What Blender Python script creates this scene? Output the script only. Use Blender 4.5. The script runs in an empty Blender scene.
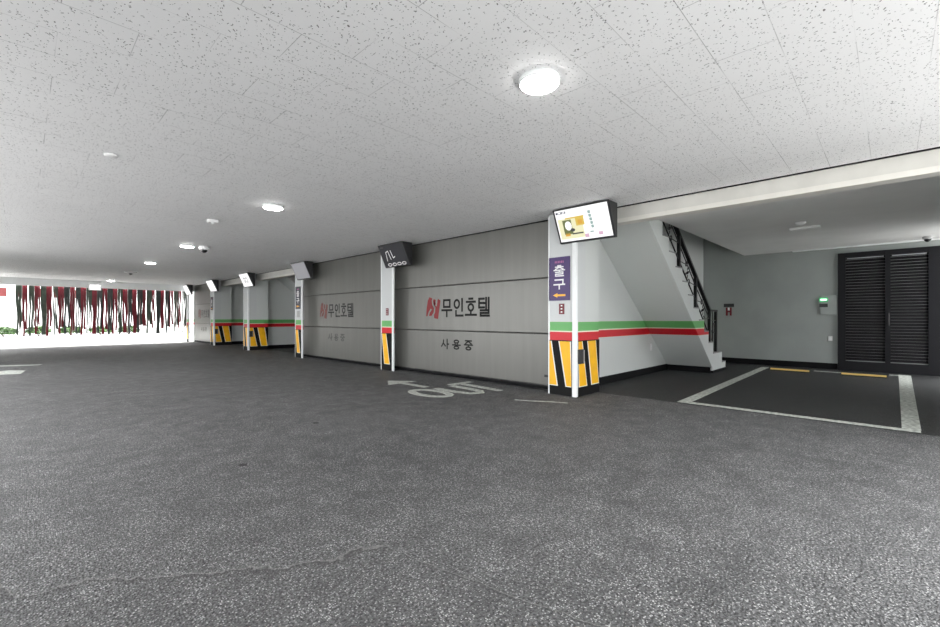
import bpy, bmesh, math, random
from mathutils import Vector, Matrix
random.seed(7)
sc = bpy.context.scene
COL = sc.collection

# ---------------------------------------------------------------- camera frame
F_PX, HOR = 434.8, 318.0
YAW = math.atan(448 / F_PX)
FWD = Vector((math.sin(YAW), math.cos(YAW), 0))
CAM_Z = 1.1
CEIL = 2.6

# ---------------------------------------------------------------- materials
M = {}
def new_mat(name):
    m = bpy.data.materials.new(name); m.use_nodes = True
    nt = m.node_tree; nt.nodes.clear()
    out = nt.nodes.new('ShaderNodeOutputMaterial')
    b = nt.nodes.new('ShaderNodeBsdfPrincipled')
    nt.links.new(b.outputs[0], out.inputs[0])
    M[name] = m
    return m, nt, b
def srgb(r, g, b):
    f = lambda c: (c / 255 / 12.92) if c / 255 <= .04045 else ((c / 255 + .055) / 1.055) ** 2.4
    return (f(r), f(g), f(b), 1)
def node(nt, t, **kw):
    n = nt.nodes.new(t)
    for k, v in kw.items():
        if k.startswith('i_'): n.inputs[k[2:].replace('_', ' ')].default_value = v
        else: setattr(n, k, v)
    return n
def math_n(nt, op, a, b=None, c=None):
    n = nt.nodes.new('ShaderNodeMath'); n.operation = op
    for i, v in enumerate((a, b, c)):
        if v is None: continue
        if isinstance(v, (int, float)): n.inputs[i].default_value = v
        else: nt.links.new(v, n.inputs[i])
    return n.outputs[0]
def mix_col(nt, fac, a, b):
    n = nt.nodes.new('ShaderNodeMix'); n.data_type = 'RGBA'
    for i, v in ((0, fac), (6, a), (7, b)):
        if isinstance(v, (int, float, tuple)): n.inputs[i].default_value = v
        else: nt.links.new(v, n.inputs[i])
    return n.outputs[2]
def ramp(nt, fac, stops):
    n = nt.nodes.new('ShaderNodeValToRGB')
    cr = n.color_ramp
    while len(cr.elements) < len(stops): cr.elements.new(.5)
    for e, (p, c) in zip(cr.elements, stops):
        e.position = p; e.color = (c, c, c, 1) if isinstance(c, (int, float)) else c
    nt.links.new(fac, n.inputs[0])
    return n.outputs[0]
def objco(nt, scale=None, loc=None, rot=None):
    t = nt.nodes.new('ShaderNodeTexCoord')
    if scale is None and loc is None and rot is None: return t.outputs['Object']
    mp = nt.nodes.new('ShaderNodeMapping')
    nt.links.new(t.outputs['Object'], mp.inputs[0])
    if scale: mp.inputs['Scale'].default_value = scale
    if loc: mp.inputs['Location'].default_value = loc
    if rot: mp.inputs['Rotation'].default_value = rot
    return mp.outputs[0]
def plain(name, col, rough=.5, metal=0, var=.06, scale=6, bump=0, spec=.5):
    """painted / moulded surface with a slight mottling"""
    m, nt, b = new_mat(name)
    nz = node(nt, 'ShaderNodeTexNoise', i_Scale=scale, i_Detail=4.0)
    nt.links.new(objco(nt), nz.inputs['Vector'])
    dark = tuple(c * (1 - var) for c in col[:3]) + (1,)
    lite = tuple(min(1, c * (1 + var)) for c in col[:3]) + (1,)
    c = mix_col(nt, ramp(nt, nz.outputs[0], [(.35, 0.), (.65, 1.)]), dark, lite)
    nt.links.new(c, b.inputs['Base Color'])
    b.inputs['Roughness'].default_value = rough
    b.inputs['Metallic'].default_value = metal
    b.inputs['Specular IOR Level'].default_value = spec
    if bump:
        bp = node(nt, 'ShaderNodeBump', i_Strength=bump, i_Distance=.004)
        n2 = node(nt, 'ShaderNodeTexNoise', i_Scale=90.0, i_Detail=3.0)
        nt.links.new(objco(nt), n2.inputs['Vector'])
        nt.links.new(n2.outputs[0], bp.inputs['Height'])
        nt.links.new(bp.outputs[0], b.inputs['Normal'])
    return m
def emit(name, col, strength):
    m, nt, b = new_mat(name)
    b.inputs['Base Color'].default_value = (.05, .05, .05, 1)
    b.inputs['Emission Color'].default_value = col
    b.inputs['Emission Strength'].default_value = strength
    return m

GREEN = srgb(104, 176, 102); RED = srgb(206, 22, 38); CREAM = srgb(232, 226, 205)
def striped_wall(name, base, rough=.45):
    """painted wall with the green and red guide bands at their height"""
    m, nt, b = new_mat(name)
    sep = nt.nodes.new('ShaderNodeSeparateXYZ'); nt.links.new(objco(nt), sep.inputs[0])
    z = sep.outputs[2]
    def band(lo, hi):
        return math_n(nt, 'MULTIPLY', math_n(nt, 'GREATER_THAN', z, lo), math_n(nt, 'LESS_THAN', z, hi))
    nz = node(nt, 'ShaderNodeTexNoise', i_Scale=3.0, i_Detail=5.0)
    nt.links.new(objco(nt), nz.inputs['Vector'])
    c = mix_col(nt, nz.outputs[0], tuple(x * .95 for x in base[:3]) + (1,), base)
    c = mix_col(nt, band(.775, 1.047), c, CREAM)
    c = mix_col(nt, band(.918, 1.045), c, GREEN)
    c = mix_col(nt, band(.78, .9), c, RED)
    nt.links.new(c, b.inputs['Base Color'])
    b.inputs['Roughness'].default_value = rough
    return m

WALL = (.64, .665, .65, 1)
striped_wall('bay_wall_paint', WALL)
striped_wall('pillar_paint', (.62, .64, .64, 1))
plain('stair_paint', (.78, .80, .80, 1), .45, var=.03)
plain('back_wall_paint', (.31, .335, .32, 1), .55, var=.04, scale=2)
plain('smooth_ceiling', (.72, .72, .71, 1), .6, var=.03, scale=2)
plain('black_base', (.008, .008, .009, 1), .7, spec=.1)
plain('beam_paint', (.60, .59, .55, 1), .45, var=.04)
plain('beam_lip', (.70, .68, .63, 1), .4, var=.03)
plain('white_metal', (.86, .88, .88, 1), .3, var=.02)
plain('black_plastic', (.02, .02, .022, 1), .4)
plain('iron', (.010, .010, .011, 1), .35)
plain('granite_tread', (.22, .22, .22, 1), .4, var=.25, scale=120)
plain('door_black', (.008, .008, .010, 1), .5, spec=.2)
plain('slat_black', (.010, .009, .011, 1), .6, var=.3, scale=5, spec=.12)
plain('slat_glint', (.35, .36, .38, 1), .3)
plain('hazard_black', (.008, .008, .008, 1), .6, spec=.15)
plain('hazard_yellow', srgb(246, 184, 4), .45)
plain('strip_yellow', srgb(250, 214, 128), .5)
plain('reflective_white', (.8, .8, .76, 1), .4)
plain('door_letter', (.010, .010, .010, 1), .5, spec=.1)
plain('faded_letter', (.045, .045, .045, 1), .5, spec=.1, var=.5, scale=12)
plain('faint_letter', (.105, .105, .10, 1), .5, spec=.1, var=.2, scale=12)
plain('logo_red', srgb(126, 14, 24), .5)
plain('faded_red', srgb(112, 60, 54), .5, var=.3, scale=12)
plain('sign_purple', srgb(62, 36, 100), .4)
plain('sign_dark', (.04, .04, .06, 1), .4)
plain('sign_pink', srgb(190, 110, 160), .4)
plain('sign_white', (.85, .85, .85, 1), .4)
plain('sign_orange', srgb(250, 180, 50), .4)
plain('sign_darkred', srgb(110, 20, 34), .4)
plain('road_paint', (.50, .52, .48, 1), .7, var=.35, scale=25, bump=.3)
plain('white_plastic', (.8, .8, .8, 1), .35, var=.02)
plain('dark_lens', (.01, .01, .012, 1), .08)
plain('out_concrete', (.30, .30, .29, 1), .8, var=.06)
plain('yard_asphalt', (.40, .40, .395, 1), .8, var=.06)
plain('side_asphalt', (.24, .24, .24, 1), .8, var=.06)
plain('out_wall', (.80, .79, .78, 1), .7, var=.03)
plain('brick_red', srgb(104, 38, 38), .7, var=.1)
plain('leaf_light', srgb(84, 112, 66), .6, var=.3, scale=14)
plain('leaf_dark', srgb(50, 72, 42), .6, var=.3, scale=14)
plain('trunk', srgb(90, 74, 60), .8)
plain('strip_grey', srgb(60, 66, 64), .5, var=.15)
plain('strip_pale', srgb(138, 138, 134), .5, var=.15)
plain('strip_green', srgb(74, 86, 74), .5, var=.15)
plain('strip_red', srgb(112, 22, 38), .5, var=.15)
plain('pen_grey', (.4, .4, .4, 1), .4)
plain('stop_black', (.02, .02, .02, 1), .6)
emit('lamp_glow', (1, .98, .95, 1), 26)
emit('screen_white', (1, 1, 1, 1), 0.62)
emit('screen_grey', (.82, .82, .88, 1), 0.16)
emit('screen_content_green', srgb(120, 130, 60), 0.34)
emit('screen_content_yellow', srgb(240, 205, 80), 0.42)
emit('screen_content_orange', srgb(240, 180, 50), 0.42)
emit('screen_content_pale', srgb(250, 246, 200), 0.46)
emit('screen_content_teal', srgb(165, 196, 190), 0.38)
emit('screen_content_pink', srgb(235, 190, 215), 0.42)
emit('screen_content_navy', srgb(50, 54, 84), 0.42)
emit('screen_dark_glyph', srgb(110, 110, 120), .10)
emit('panel_green', srgb(60, 190, 110), 0.6)
emit('panel_text', srgb(220, 255, 230), 2.0)
m, nt, b = new_mat('screen_off')
b.inputs['Base Color'].default_value = (.06, .06, .066, 1); b.inputs['Roughness'].default_value = .25

# tiled acoustic ceiling: 0.6 x 0.3 m tiles in running bond, short fissures all over
m, nt, b = new_mat('ceiling_tile')
br = node(nt, 'ShaderNodeTexBrick', i_Scale=1.0)
br.offset = .5; br.offset_frequency = 2
br.inputs['Brick Width'].default_value = .6; br.inputs['Row Height'].default_value = .3
br.inputs['Mortar Size'].default_value = .0022; br.inputs['Mortar Smooth'].default_value = .3
br.inputs['Color1'].default_value = (1, 1, 1, 1); br.inputs['Color2'].default_value = (.97, .97, .97, 1)
br.inputs['Mortar'].default_value = (0, 0, 0, 1)
nt.links.new(objco(nt, loc=(.17, -2.54, 0)), br.inputs['Vector'])
gate = node(nt, 'ShaderNodeTexNoise', i_Scale=1.7, i_Detail=3.0)
nt.links.new(objco(nt), gate.inputs['Vector'])
jg = ramp(nt, gate.outputs[0], [(.42, .08), (.62, .7)])
fis = None
for k, (rz, sc_) in enumerate(((.3, (30, 72, 1)), (1.35, (34, 84, 1)), (2.3, (28, 66, 1)), (1.85, (46, 60, 1)))):
    v = node(nt, 'ShaderNodeTexVoronoi', i_Scale=1.0)
    t = nt.nodes.new('ShaderNodeTexCoord')
    warp = node(nt, 'ShaderNodeTexNoise', i_Scale=9.0, i_Detail=1.0)
    nt.links.new(t.outputs['Object'], warp.inputs['Vector'])
    va = nt.nodes.new('ShaderNodeVectorMath'); va.operation = 'MULTIPLY_ADD'
    nt.links.new(warp.outputs['Color'], va.inputs[0]); va.inputs[1].default_value = (.07, .07, 0)
    nt.links.new(t.outputs['Object'], va.inputs[2])
    mp1 = nt.nodes.new('ShaderNodeMapping'); mp1.inputs['Rotation'].default_value = (0, 0, rz)
    mp2 = nt.nodes.new('ShaderNodeMapping'); mp2.inputs['Scale'].default_value = sc_; mp2.inputs['Location'].default_value = (k * 3.1, k * 7.7, 0)
    nt.links.new(va.outputs[0], mp1.inputs[0]); nt.links.new(mp1.outputs[0], mp2.inputs[0])
    nt.links.new(mp2.outputs[0], v.inputs['Vector'])
    v.voronoi_dimensions = '2D'
    sepc = nt.nodes.new('ShaderNodeSeparateColor'); nt.links.new(v.outputs['Color'], sepc.inputs[0])
    # only some cells hold a fissure and they differ in size
    rad = math_n(nt, 'MULTIPLY', math_n(nt, 'SUBTRACT', sepc.outputs[0], .83), 1.25)
    hit = math_n(nt, 'LESS_THAN', v.outputs['Distance'], rad)
    fis = hit if fis is None else math_n(nt, 'MAXIMUM', fis, hit)
tone = node(nt, 'ShaderNodeTexNoise', i_Scale=.8, i_Detail=4.0)
nt.links.new(objco(nt), tone.inputs['Vector'])
c = mix_col(nt, tone.outputs[0], (.83, .83, .835, 1), (.90, .90, .905, 1))
c = mix_col(nt, math_n(nt, 'MULTIPLY', fis, .92), c, (.10, .10, .10, 1))
joint = math_n(nt, 'MULTIPLY', math_n(nt, 'SUBTRACT', 1.0, br.outputs['Color']), jg)
c = mix_col(nt, math_n(nt, 'MINIMUM', joint, 1.0), c, (.22, .22, .22, 1))
nt.links.new(c, b.inputs['Base Color'])
b.inputs['Roughness'].default_value = .55
b.inputs['Specular IOR Level'].default_value = .12

# asphalt with bright chips of aggregate
def asphalt(name, lo, hi, chip, rough, seam=False, chipcol=(.56, .56, .55, 1)):
    m, nt, b = new_mat(name)
    co = objco(nt)
    big = node(nt, 'ShaderNodeTexNoise', i_Scale=.55, i_Detail=5.0); nt.links.new(co, big.inputs['Vector'])
    mid = node(nt, 'ShaderNodeTexNoise', i_Scale=5.0, i_Detail=6.0); nt.links.new(co, mid.inputs['Vector'])
    fine = node(nt, 'ShaderNodeTexNoise', i_Scale=85.0, i_Detail=4.0); nt.links.new(co, fine.inputs['Vector'])
    v = node(nt, 'ShaderNodeTexVoronoi', i_Scale=120.0); nt.links.new(co, v.inputs['Vector'])
    v2 = node(nt, 'ShaderNodeTexVoronoi', i_Scale=55.0); nt.links.new(co, v2.inputs['Vector'])
    tone = math_n(nt, 'ADD', math_n(nt, 'MULTIPLY', big.outputs[0], .5), math_n(nt, 'MULTIPLY', mid.outputs[0], .5))
    c = mix_col(nt, ramp(nt, tone, [(.36, 0.), (.64, 1.)]), lo, hi)
    dk = ramp(nt, fine.outputs[0], [(.38, 0.), (.58, 1.)])
    c = mix_col(nt, dk, tuple(x * .35 for x in lo[:3]) + (1,), c)
    s1 = nt.nodes.new('ShaderNodeSeparateColor'); nt.links.new(v.outputs['Color'], s1.inputs[0])
    s2 = nt.nodes.new('ShaderNodeSeparateColor'); nt.links.new(v2.outputs['Color'], s2.inputs[0])
    ch = math_n(nt, 'MULTIPLY', ramp(nt, s1.outputs[0], [(1 - chip, 0.), (1 - chip * .25, 1.)]), math_n(nt, 'LESS_THAN', v.outputs['Distance'], .42))
    ch2 = math_n(nt, 'MULTIPLY', math_n(nt, 'GREATER_THAN', s2.outputs[0], .965), math_n(nt, 'LESS_THAN', v2.outputs['Distance'], .2))
    wear = ramp(nt, mid.outputs[0], [(.3, .35), (.65, 1.)])
    c = mix_col(nt, math_n(nt, 'MULTIPLY', ch, wear), c, chipcol)
    c = mix_col(nt, math_n(nt, 'MULTIPLY', ch2, .8), c, (.6, .6, .58, 1))
    if seam:   # the wandering edge of an old resurfacing patch, dusty on one side
        sep = nt.nodes.new('ShaderNodeSeparateXYZ'); nt.links.new(co, sep.inputs[0])
        w = node(nt, 'ShaderNodeTexNoise', i_Scale=1.9, i_Detail=7.0, i_Roughness=.62); nt.links.new(co, w.inputs['Vector'])
        d = math_n(nt, 'ADD', sep.outputs[1], math_n(nt, 'MULTIPLY', sep.outputs[0], .72))
        d = math_n(nt, 'ADD', d, math_n(nt, 'MULTIPLY', w.outputs[0], .75))
        d = math_n(nt, 'ADD', d, math_n(nt, 'MULTIPLY', math_n(nt, 'MAXIMUM', math_n(nt, 'SUBTRACT', sep.outputs[0], 1.22), 0.0), 4.0))
        d = math_n(nt, 'SUBTRACT', d, 2.92)
        line = ramp(nt, math_n(nt, 'ADD', math_n(nt, 'MULTIPLY', d, 6.0), .5), [(.40, 0.), (.5, 1.), (.53, .2), (.75, 0.)])
        dark = ramp(nt, math_n(nt, 'ADD', math_n(nt, 'MULTIPLY', d, 3.0), .5), [(.30, 0.), (.44, 1.), (.49, 1.), (.51, 0.)])
        c = mix_col(nt, math_n(nt, 'MULTIPLY', dark, .7), c, (.03, .03, .03, 1))
        c = mix_col(nt, math_n(nt, 'MULTIPLY', line, .75), c, (.28, .28, .27, 1))
    nt.links.new(c, b.inputs['Base Color'])
    b.inputs['Roughness'].default_value = rough
    bp = node(nt, 'ShaderNodeBump', i_Strength=1.0, i_Distance=.009)
    hgt = math_n(nt, 'ADD', math_n(nt, 'MULTIPLY', v.outputs['Distance'], -.7), fine.outputs[0])
    nt.links.new(hgt, bp.inputs['Height']); nt.links.new(bp.outputs[0], b.inputs['Normal'])
    return m
asphalt('asphalt', (.085, .085, .087, 1), (.17, .17, .171, 1), .5, .62, seam=True)
asphalt('bay_asphalt', (.022, .022, .023, 1), (.042, .043, .044, 1), .2, .6, chipcol=(.2, .2, .2, 1))

# garage door sheet: finely ribbed coated metal
m, nt, b = new_mat('door_sheet')
sep = nt.nodes.new('ShaderNodeSeparateXYZ'); nt.links.new(objco(nt), sep.inputs[0])
nz = node(nt, 'ShaderNodeTexNoise', i_Scale=1.0, i_Detail=4.0); nt.links.new(objco(nt, scale=(1, 9, .6)), nz.inputs['Vector'])
c = mix_col(nt, ramp(nt, nz.outputs[0], [(.3, 0.), (.7, 1.)]), (.160, .159, .147, 1), (.178, .177, .164, 1))
nt.links.new(c, b.inputs['Base Color'])
b.inputs['Roughness'].default_value = .36; b.inputs['Metallic'].default_value = .35
wv = math_n(nt, 'SINE', math_n(nt, 'MULTIPLY', sep.outputs[1], 2 * math.pi / .05))
bp = node(nt, 'ShaderNodeBump', i_Strength=.12, i_Distance=.002)
nt.links.new(wv, bp.inputs['Height']); nt.links.new(bp.outputs[0], b.inputs['Normal'])

# ---------------------------------------------------------------- mesh helpers
class MB:
    def __init__(s): s.bm = bmesh.new(); s.mats = []
    def mi(s, m):
        if m not in s.mats: s.mats.append(m)
        return s.mats.index(m)
    def poly(s, pts, m='_'):
        f = s.bm.faces.new([s.bm.verts.new(p) for p in pts]); f.material_index = s.mi(m); return f
    def hexa(s, p, m='_'):
        v = [s.bm.verts.new(q) for q in p]; k = s.mi(m)
        for idx in ((3, 2, 1, 0), (4, 5, 6, 7), (0, 1, 5, 4), (1, 2, 6, 5), (2, 3, 7, 6), (3, 0, 4, 7)):
            s.bm.faces.new([v[i] for i in idx]).material_index = k
        return s
    def box(s, x0, x1, y0, y1, z0, z1, m='_'):
        return s.hexa([(x0, y0, z0), (x1, y0, z0), (x1, y1, z0), (x0, y1, z0), (x0, y0, z1), (x1, y0, z1), (x1, y1, z1), (x0, y1, z1)], m)
    def prism(s, pts, vec, m='_'):
        """closed outline pts swept by vec"""
        vec = Vector(vec); k = s.mi(m)
        a = [s.bm.verts.new(p) for p in pts]; c = [s.bm.verts.new(Vector(p) + vec) for p in pts]
        n = len(a); fs = [s.bm.faces.new(a), s.bm.faces.new(list(reversed(c)))]
        for i in range(n): fs.append(s.bm.faces.new([a[i], c[i], c[(i + 1) % n], a[(i + 1) % n]]))
        for f in fs: f.material_index = k
        return s
    def lathe(s, prof, n=24, m='_', c=(0, 0, 0)):
        k = s.mi(m); rings = []
        for r, z in prof:
            rings.append([s.bm.verts.new((c[0] + r * math.cos(2 * math.pi * i / n), c[1] + r * math.sin(2 * math.pi * i / n), c[2] + z)) for i in range(n)])
        for a, b_ in zip(rings, rings[1:]):
            for i in range(n):
                f = s.bm.faces.new([a[i], a[(i + 1) % n], b_[(i + 1) % n], b_[i]]); f.material_index = k; f.smooth = True
        s.bm.faces.new(list(reversed(rings[0]))).material_index = k
        s.bm.faces.new(rings[-1]).material_index = k
        return s
    def tube(s, pts, r, n=6, m='_'):
        k = s.mi(m); pts = [Vector(p) for p in pts]; rings = []
        for i, p in enumerate(pts):
            d = (pts[min(i + 1, len(pts) - 1)] - pts[max(i - 1, 0)]).normalized()
            up = Vector((0, 1, 0)) if abs(d.y) < .9 else Vector((1, 0, 0))
            a = d.cross(up).normalized(); b_ = d.cross(a).normalized()
            rings.append([s.bm.verts.new(p + r * (math.cos(2 * math.pi * j / n) * a + math.sin(2 * math.pi * j / n) * b_)) for j in range(n)])
        for a, b_ in zip(rings, rings[1:]):
            for j in range(n): s.bm.faces.new([a[j], a[(j + 1) % n], b_[(j + 1) % n], b_[j]]).material_index = k
        s.bm.faces.new(rings[0]).material_index = k; s.bm.faces.new(list(reversed(rings[-1]))).material_index = k
        return s
    def bar(s, p, q, w, t, nrm, m='_'):
        """flat bar from p to q lying in a plane of normal nrm"""
        p, q, nrm = Vector(p), Vector(q), Vector(nrm).normalized()
        d = (q - p).normalized(); sd = d.cross(nrm).normalized() * w / 2
        o = nrm * t
        return s.hexa([p - sd, p + sd, q + sd, q - sd, p - sd + o, p + sd + o, q + sd + o, q - sd + o], m)
    def build(s, name, mat=None, parent=None, loc=None, bevel=0):
        bmesh.ops.recalc_face_normals(s.bm, faces=s.bm.faces)
        me = bpy.data.meshes.new(name); s.bm.to_mesh(me); s.bm.free()
        for k in s.mats: me.materials.append(M[mat if k == '_' else k])
        o = bpy.data.objects.new(name, me); COL.objects.link(o)
        if parent: o.parent = parent
        if loc: o.location = loc
        if bevel:
            bv = o.modifiers.new('bevel', 'BEVEL'); bv.width = bevel; bv.segments = 2; bv.limit_method = 'ANGLE'
        return o
def thing(name, label, cat, loc=(0, 0, 0), rz=0, group=None):
    o = bpy.data.objects.new(name, None); COL.objects.link(o); o.empty_display_size = .1
    o.location = loc; o.rotation_euler = (0, 0, rz)
    return tag(o, label, cat, group)
def tag(o, label, cat, group=None, kind=None):
    o['label'] = label; o['category'] = cat
    if group: o['group'] = group
    if kind: o['kind'] = kind
    return o
def struct(o, label=None):
    o['kind'] = 'structure'
    if label: o['label'] = label
    return o
def dup(root, loc, label, parent=None):
    r = root.copy(); COL.objects.link(r)
    if parent is None: r.location = loc; r['label'] = label
    else: r.parent = parent
    for ch in list(root.children): dup(ch, None, None, r)
    return r

# strokes: letters drawn as flat bars; (o, U, V, N) is the plane they lie on
def strokes(mb, lines, o, U, V, N, sx, sy, w, t=.002, m='_'):
    """each line becomes one mitred ribbon of width w; later lines sit a hair prouder so crossings never share a face"""
    o, U, V, N = Vector(o), Vector(U), Vector(V), Vector(N)
    for li, ln in enumerate(lines):
        P = [(x * sx, y * sy) for x, y in ln]
        closed = len(P) > 3 and math.hypot(P[0][0] - P[-1][0], P[0][1] - P[-1][1]) < 1e-6
        if closed: P = P[:-1]
        n = len(P); ds = []
        for i in range(n if closed else n - 1):
            a, b_ = P[i], P[(i + 1) % n]; L = math.hypot(b_[0] - a[0], b_[1] - a[1]); ds.append(((b_[0] - a[0]) / L, (b_[1] - a[1]) / L))
        if not closed:
            P[0] = (P[0][0] - ds[0][0] * w / 2, P[0][1] - ds[0][1] * w / 2)
            P[-1] = (P[-1][0] + ds[-1][0] * w / 2, P[-1][1] + ds[-1][1] * w / 2)
        pairs = []
        for i in range(n):
            d0 = ds[i - 1] if (closed or i > 0) else ds[0]
            d1 = ds[i % len(ds)] if (closed or i < n - 1) else ds[-1]
            nx, ny = -(d0[1] + d1[1]), d0[0] + d1[0]; q = math.hypot(nx, ny) or 1
            nx /= q; ny /= q
            k = w / 2 / max(.5, nx * -d0[1] + ny * d0[0])
            pairs.append(((P[i][0] + nx * k, P[i][1] + ny * k), (P[i][0] - nx * k, P[i][1] - ny * k)))
        tt = t + li * .00025
        P3 = lambda p, h: o + U * p[0] + V * p[1] + N * h
        k = mb.mi(m)
        V4 = [[mb.bm.verts.new(P3(a, h)) for a in pr for h in (0, tt)] for pr in pairs]     # a0 a1 b0 b1
        for i in range(n if closed else n - 1):
            A, B = V4[i], V4[(i + 1) % n]
            for f in ((A[1], B[1], B[3], A[3]), (A[0], A[2], B[2], B[0]), (A[0], B[0], B[1], A[1]), (A[2], A[3], B[3], B[2])): mb.bm.faces.new(f).material_index = k
        if not closed:
            for A in (V4[0], V4[-1]): mb.bm.faces.new((A[0], A[1], A[3], A[2])).material_index = k
def ring(cx, cy, rx, ry, n=14):
    return [(cx + rx * math.cos(2 * math.pi * i / n), cy + ry * math.sin(2 * math.pi * i / n)) for i in range(n + 1)]
G = {
 'mu': [[(.18, .56), (.18, .97), (.82, .97), (.82, .56), (.18, .56)], [(0, .36), (1, .36)], [(.5, .36), (.5, 0)]],
 'in': [ring(.33, .72, .25, .24), [(.86, 1), (.86, .32)], [(.25, .3), (.25, .03), (.93, .03)]],
 'ho': [[(.34, 1), (.66, 1)], [(.1, .82), (.9, .82)], ring(.5, .50, .24, .19), [(.5, .28), (.5, .1)], [(0, .07), (1, .07)]],
 'tel': [[(.5, .97), (.06, .97), (.06, .48), (.52, .48)], [(.06, .73), (.5, .73)], [(.52, .72), (.7, .72)], [(.7, 1), (.7, .42)], [(.93, 1), (.93, .42)],
         [(.2, .32), (.93, .32), (.93, .17), (.2, .17), (.2, .02), (.96, .02)]],
 'sa': [[(.3, .92), (.26, .6), (.03, .22)], [(.27, .6), (.55, .28)], [(.8, 1), (.8, 0)], [(.8, .5), (1, .5)]],
 'yong': [ring(.5, .82, .3, .15), [(.33, .62), (.33, .47)], [(.67, .62), (.67, .47)], [(0, .45), (1, .45)], ring(.5, .17, .3, .15)],
 'jung': [[(.12, .97), (.88, .97)], [(.5, .95), (.14, .66)], [(.5, .9), (.86, .66)], [(0, .54), (1, .54)], [(.5, .54), (.5, .36)], ring(.5, .17, .3, .15)],
 'chul': [[(.36, 1), (.64, 1)], [(.14, .88), (.86, .88)], [(.5, .86), (.14, .67)], [(.5, .84), (.86, .67)], [(0, .57), (1, .57)], [(.5, .57), (.5, .42)],
          [(.15, .38), (.85, .38), (.85, .2), (.15, .2), (.15, .02), (.9, .02)]],
 'gu': [[(.1, .93), (.86, .93), (.84, .5)], [(0, .44), (1, .44)], [(.5, .44), (.5, 0)]],
}

# ---------------------------------------------------------------- the setting
PX = 5.36                       # faces of the pillars
DX = 5.62                       # plane behind the garage doors
BACK = 12.1
COLS = [3.15, 7.40, 11.60, 15.70, 19.50, 23.20]     # near side of each pillar
NEAR, FAR, LEFT = -1.3, 23.25, -1.7

struct(MB().box(LEFT, 5.93, NEAR, 22.75, -.12, 0).build('floor', 'asphalt'), 'rough grey asphalt floor of the driveway')
struct(MB().box(5.93, BACK + .2, NEAR, FAR, -.12, 0).build('floor_bays', 'bay_asphalt'), 'smooth dark asphalt floor of the parking bays')
struct(MB().box(LEFT - .2, DX, NEAR, FAR, CEIL, CEIL + .25).build('ceiling', 'ceiling_tile'), 'white fissured tile ceiling over the driveway')
struct(MB().box(LEFT - .2, LEFT, NEAR, 3.0, 0, CEIL).build('wall_left', 'stair_paint'))
struct(MB().box(LEFT - .2, LEFT, 14.5, FAR, 0, CEIL).build('wall_left_far', 'stair_paint'))  # unseen wall; the gap before this part is added to brighten the ceiling
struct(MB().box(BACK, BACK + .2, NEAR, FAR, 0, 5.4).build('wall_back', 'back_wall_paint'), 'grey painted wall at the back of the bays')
struct(MB().box(BACK - .015, BACK, .83, 3.45, 0, .13).build('baseboard_back', 'black_base'), 'black baseboard along the back wall')
struct(MB().box(DX, 10.4, -1.3, -1.0, 0, 2.6).build('wall_right_light_block', 'bay_wall_paint'))  # unseen wall added to block light; stops short so some reaches the back
# far wall of each bay (its stripes run round it), smooth ceiling of each bay, stair well above
for i, c in enumerate(COLS):
    y = c + .30
    w = MB().box(PX + .26, BACK, y, y + .14, 0, 5.4)
    struct(w.build('wall_bay', 'bay_wall_paint'), 'white bay wall with a green and a red band')
    struct(MB().box(DX + .3, BACK, y - .96, y - .90, CEIL + .3, 5.4).build('wall_stairwell', 'back_wall_paint'))  # unseen side wall added to keep stray daylight out of the stair well
    struct(MB().box(PX + .65, BACK, y - .015, y, 0, .125).build('baseboard_bay', 'black_base'))
    y0 = (COLS[i - 1] + .44) if i else NEAR
    struct(MB().box(DX + .16, BACK, y0, y - .895, CEIL, CEIL + .3).build('ceiling_bay', 'smooth_ceiling'), 'smooth painted ceiling over a parking bay')
struct(MB().box(PX, BACK + .2, NEAR, FAR, 5.4, 5.5).build('ceiling_stairwell', 'smooth_ceiling'))
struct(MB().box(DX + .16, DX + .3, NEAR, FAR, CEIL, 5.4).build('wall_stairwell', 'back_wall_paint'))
# beam over the bay mouths: a face, a stepped bright lip along its foot
bm_ = MB().box(DX, DX + .16, NEAR, FAR, 2.44, CEIL)
MB().box(DX - .014, DX + .16, NEAR, FAR, 2.385, 2.44).build('trim_lip', 'beam_lip')
bpy.data.objects['trim_lip']['kind'] = 'structure'
struct(bm_.build('trim_1', 'beam_paint'), 'long beige beam over the bay mouths')
struct(MB().box(DX - .03, DX, NEAR, FAR, CEIL - .010, CEIL).build('trim_2', 'black_base'), 'dark joint between ceiling and bay line')
struct(MB().box(BACK - .10, BACK, -1.0, 1.6, CEIL - .02, CEIL - .0005).build('trim_3', 'white_metal'), 'pale cornice strip above the black door')
# lintel over the far exit
struct(MB().box(LEFT - .2, DX, FAR, FAR + .2, 2.33, CEIL + .25).build('trim_4', 'white_metal'), 'white lintel over the curtained exit')

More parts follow.
